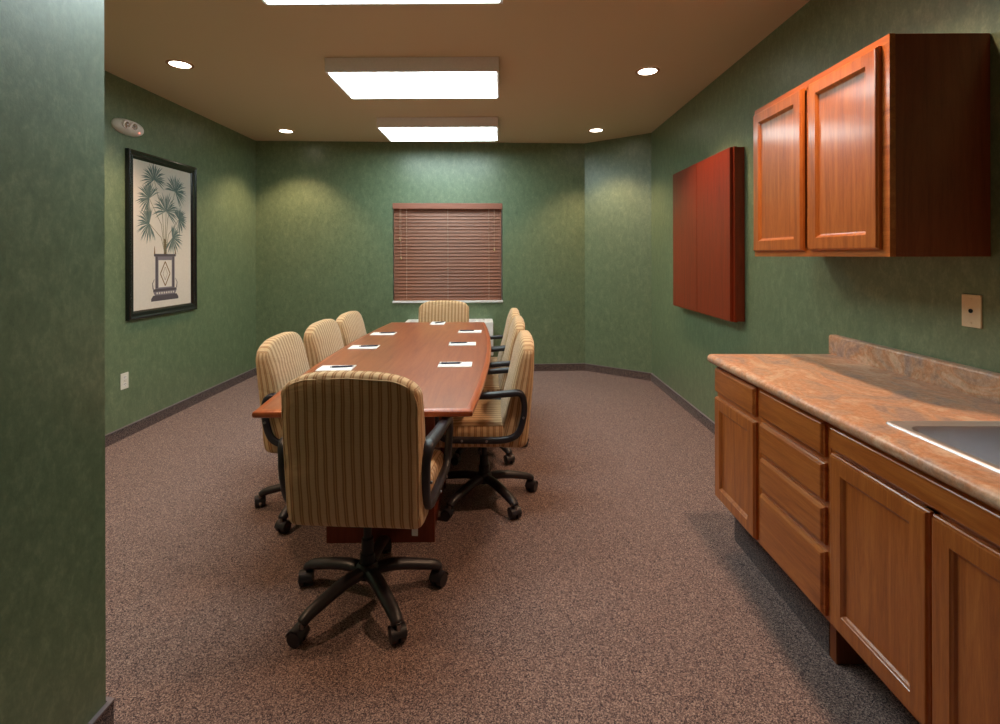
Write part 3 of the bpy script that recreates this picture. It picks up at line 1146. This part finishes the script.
for hi, (hy_, hz, hr, dr) in enumerate(heads):
    nb = 27
    for k in range(nb):
        a = math.radians(dr - 118 + 236 * k / (nb - 1) + random.uniform(-4, 4))
        r = hr * random.uniform(.82, 1.05)
        dy, dz = math.cos(a), math.sin(a)
        tip = Vector((hy_ + dy * r * .95, hz + dz * r - .10 * r))
        mid_ = Vector((hy_ + dy * r * .55, hz + dz * r * .6))
        c0 = Vector((hy_, hz)); c1 = Vector((hy_ + dy * r * .12, hz + dz * r * .12))
        n1 = Vector((-dz, dy))
        poly(bm, [c0, c1 + n1 * .0022, mid_ + n1 * .0062, tip, mid_ - n1 * .0062, c1 - n1 * .0022], k % 2, .00012 * (hi % 3) + .00003 * (k % 2))
obj('palm_fronds', bm, [M['palm'], M['palm2']], art)
bm = bmesh.new()
top = Vector((PCY - .0, 1.36))
for hy_, hz, hr, dr in heads:
    mid_ = Vector((PCY + (hy_ - PCY) * .25, 1.43 + (hz - 1.43) * .55))
    stroke(bm, [(PCY, 1.42), mid_, (hy_, hz)], .008, .005, 0, -.0002)
stroke(bm, [(PCY, 1.42), (PCY + .005, 1.48), (PCY - .004, 1.56)], .038, .02, 1, -.0001)
for k in range(7):
    stroke(bm, [(PCY - .022, 1.43 + k * .016), (PCY, 1.44 + k * .016), (PCY + .022, 1.43 + k * .016)], .004, .004, 0, .0001)
obj('palm_stems', bm, [M['stem'], M['trunk']], art)
bm = bmesh.new()
def rect(y0, y1, z0, z1, mi=0, lift=0):
    poly(bm, [(y0, z0), (y1, z0), (y1, z1), (y0, z1)], mi, lift)
c = PCY
rect(c - .125, c + .125, 1.075, 1.315, 0)
rect(c - .085, c + .085, 1.09, 1.285, 2, .0002)
rect(c - .140, c + .140, 1.312, 1.330, 1, .0002)
rect(c - .150, c + .150, 1.062, 1.080, 1, .0002)
poly(bm, [(c - .13, 1.035), (c + .13, 1.035), (c + .15, 1.062), (c - .15, 1.062)], 0)
poly(bm, [(c - .175, .995), (c + .175, .995), (c + .175, 1.012), (c + .15, 1.035), (c - .15, 1.035), (c - .175, 1.012)], 1)
for k in range(8):
    y = c - .11 + k * .03
    rect(y, y + .016, 1.043, 1.056, 2, .0003)
for sy in (-1, 1):
    rect(c + sy * .105 - .010, c + sy * .105 + .010, 1.085, 1.31, 1, .0003)
    stroke(bm, [(c + sy * .132, 1.33), (c + sy * .132, 1.365), (c + sy * .132, 1.385)], .016, .003, 3, .0003)
    stroke(bm, [(c + sy * .15, 1.08), (c + sy * .158, 1.12), (c + sy * .135, 1.15)], .012, .004, 1, .0001)
dm = [(c, 1.10), (c + .062, 1.187), (c, 1.275), (c - .062, 1.187)]
for i in range(4):
    stroke(bm, [dm[i], dm[(i + 1) % 4]], .010, .010, 3, .0005)
dm = [(c, 1.14), (c + .03, 1.187), (c, 1.235), (c - .03, 1.187)]
for i in range(4):
    stroke(bm, [dm[i], dm[(i + 1) % 4]], .004, .004, 3, .0005)
for v_ in bm.verts: v_.co.z = 1.03 + (v_.co.z + ZM - .995) * 1.19 - ZM
obj('planter', bm, [M['urn'], M['urn_dark'], M['urn_light'], M['gold']], art)

# ------------------------------------------------------------------ emergency light
el = thing('emergency_light', 'white oval twin-lamp emergency light above the framed print', 'emergency light', (XL, 3.895, 2.414))
bm = bmesh.new()
def pod(sx, sy, sz, x0=0, n=24, m_=12, ex=.75):
    rr = []
    for i in range(m_ + 1):
        ph_ = (PI / 2) * i / m_
        r = math.cos(ph_) ** ex; xx = math.sin(ph_)
        if i == m_:
            rr.append([bm.verts.new((x0 + sx, 0, 0))])
        else:
            rr.append([bm.verts.new((x0 + sx * xx, sy * r * math.copysign(abs(math.cos(2 * PI * k / n)) ** .85, math.cos(2 * PI * k / n)), sz * r * math.copysign(abs(math.sin(2 * PI * k / n)) ** .85, math.sin(2 * PI * k / n)))) for k in range(n)])
    bm.faces.new(rr[0][::-1])
    for A, B in zip(rr, rr[1:]):
        for k in range(n):
            if len(B) == 1: bm.faces.new((A[k], A[(k + 1) % n], B[0]))
            else: bm.faces.new((A[k], A[(k + 1) % n], B[(k + 1) % n], B[k]))
pod(.080, .150, .060)
obj('housing', bm, M['white'], el, smooth=3.1)
for y in (-.085, -.022):
    bm = bmesh.new()
    x_ = .068 if y < -.05 else .079
    cyl(bm, (x_ - .03, y, .006), (x_ + .006, y - .004, .002), .034, .031, 24, 0)
    cyl(bm, (x_ + .005, y - .004, .002), (x_ + .009, y - .005, .002), .026, .020, 24, 1)
    hd = obj('lamp_head', bm, [M['fixture'], M['lens']], el, smooth=.6)
    bm = bmesh.new()
    cyl(bm, (x_ + .009, y - .005, .002), (x_ + .0115, y - .005, .002), .009, .007, 16)
    obj('bulb', bm, M['screw'], hd, smooth=.6)
bm = bmesh.new()
cyl(bm, (.068, .045, -.033), (.076, .045, -.036), .006, .004, 12)
obj('indicator', bm, M['led'], el, smooth=.6)

# ------------------------------------------------------------------ outlet and cable plate
ot = thing('wall_outlet', 'white duplex power outlet low on the left wall', 'outlet', (XL, 3.867, .442))
bm = bmesh.new(); box(bm, .0005, .006, -.040, .040, -.062, .062, .002)
obj('cover_plate', bm, M['ivory'], ot)
for z in (-.027, .027):
    bm = bmesh.new()
    box(bm, .005, .0075, -.017, .017, z - .014, z + .014, .001)
    box(bm, .0074, .008, -.009, -.006, z - .002, z + .009, mi=1)
    box(bm, .0074, .008, .006, .009, z - .002, z + .009, mi=1)
    box(bm, .0074, .008, -.002, .002, z - .011, z - .007, mi=1)
    obj('receptacle', bm, [M['white'], M['hole']], ot)
bm = bmesh.new(); cyl(bm, (.005, 0, 0), (.0075, 0, 0), .003, n=10)
obj('screw', bm, M['screw'], ot)
cp = thing('cable_plate', 'almond wall plate with a single round hole above the countertop', 'wall plate', (XR, 1.789, 1.205))
bm = bmesh.new(); box(bm, -.007, -.0005, -.037, .037, -.058, .058, .002)
obj('cover_plate', bm, M['almond'], cp)
bm = bmesh.new(); lathe(bm, [(0, 0), (.0055, 0), (.0075, .002), (.0075, .0)], 14)
for v_ in bm.verts: v_.co = Vector((-.0072 - v_.co.z, v_.co.x, v_.co.y))
obj('cable_hole', bm, M['hole'], cp)
for z in (-.042, .042):
    bm = bmesh.new(); cyl(bm, (-.007, 0, z), (-.0085, 0, z), .003, n=10)
    obj('screw', bm, M['almond'], cp)
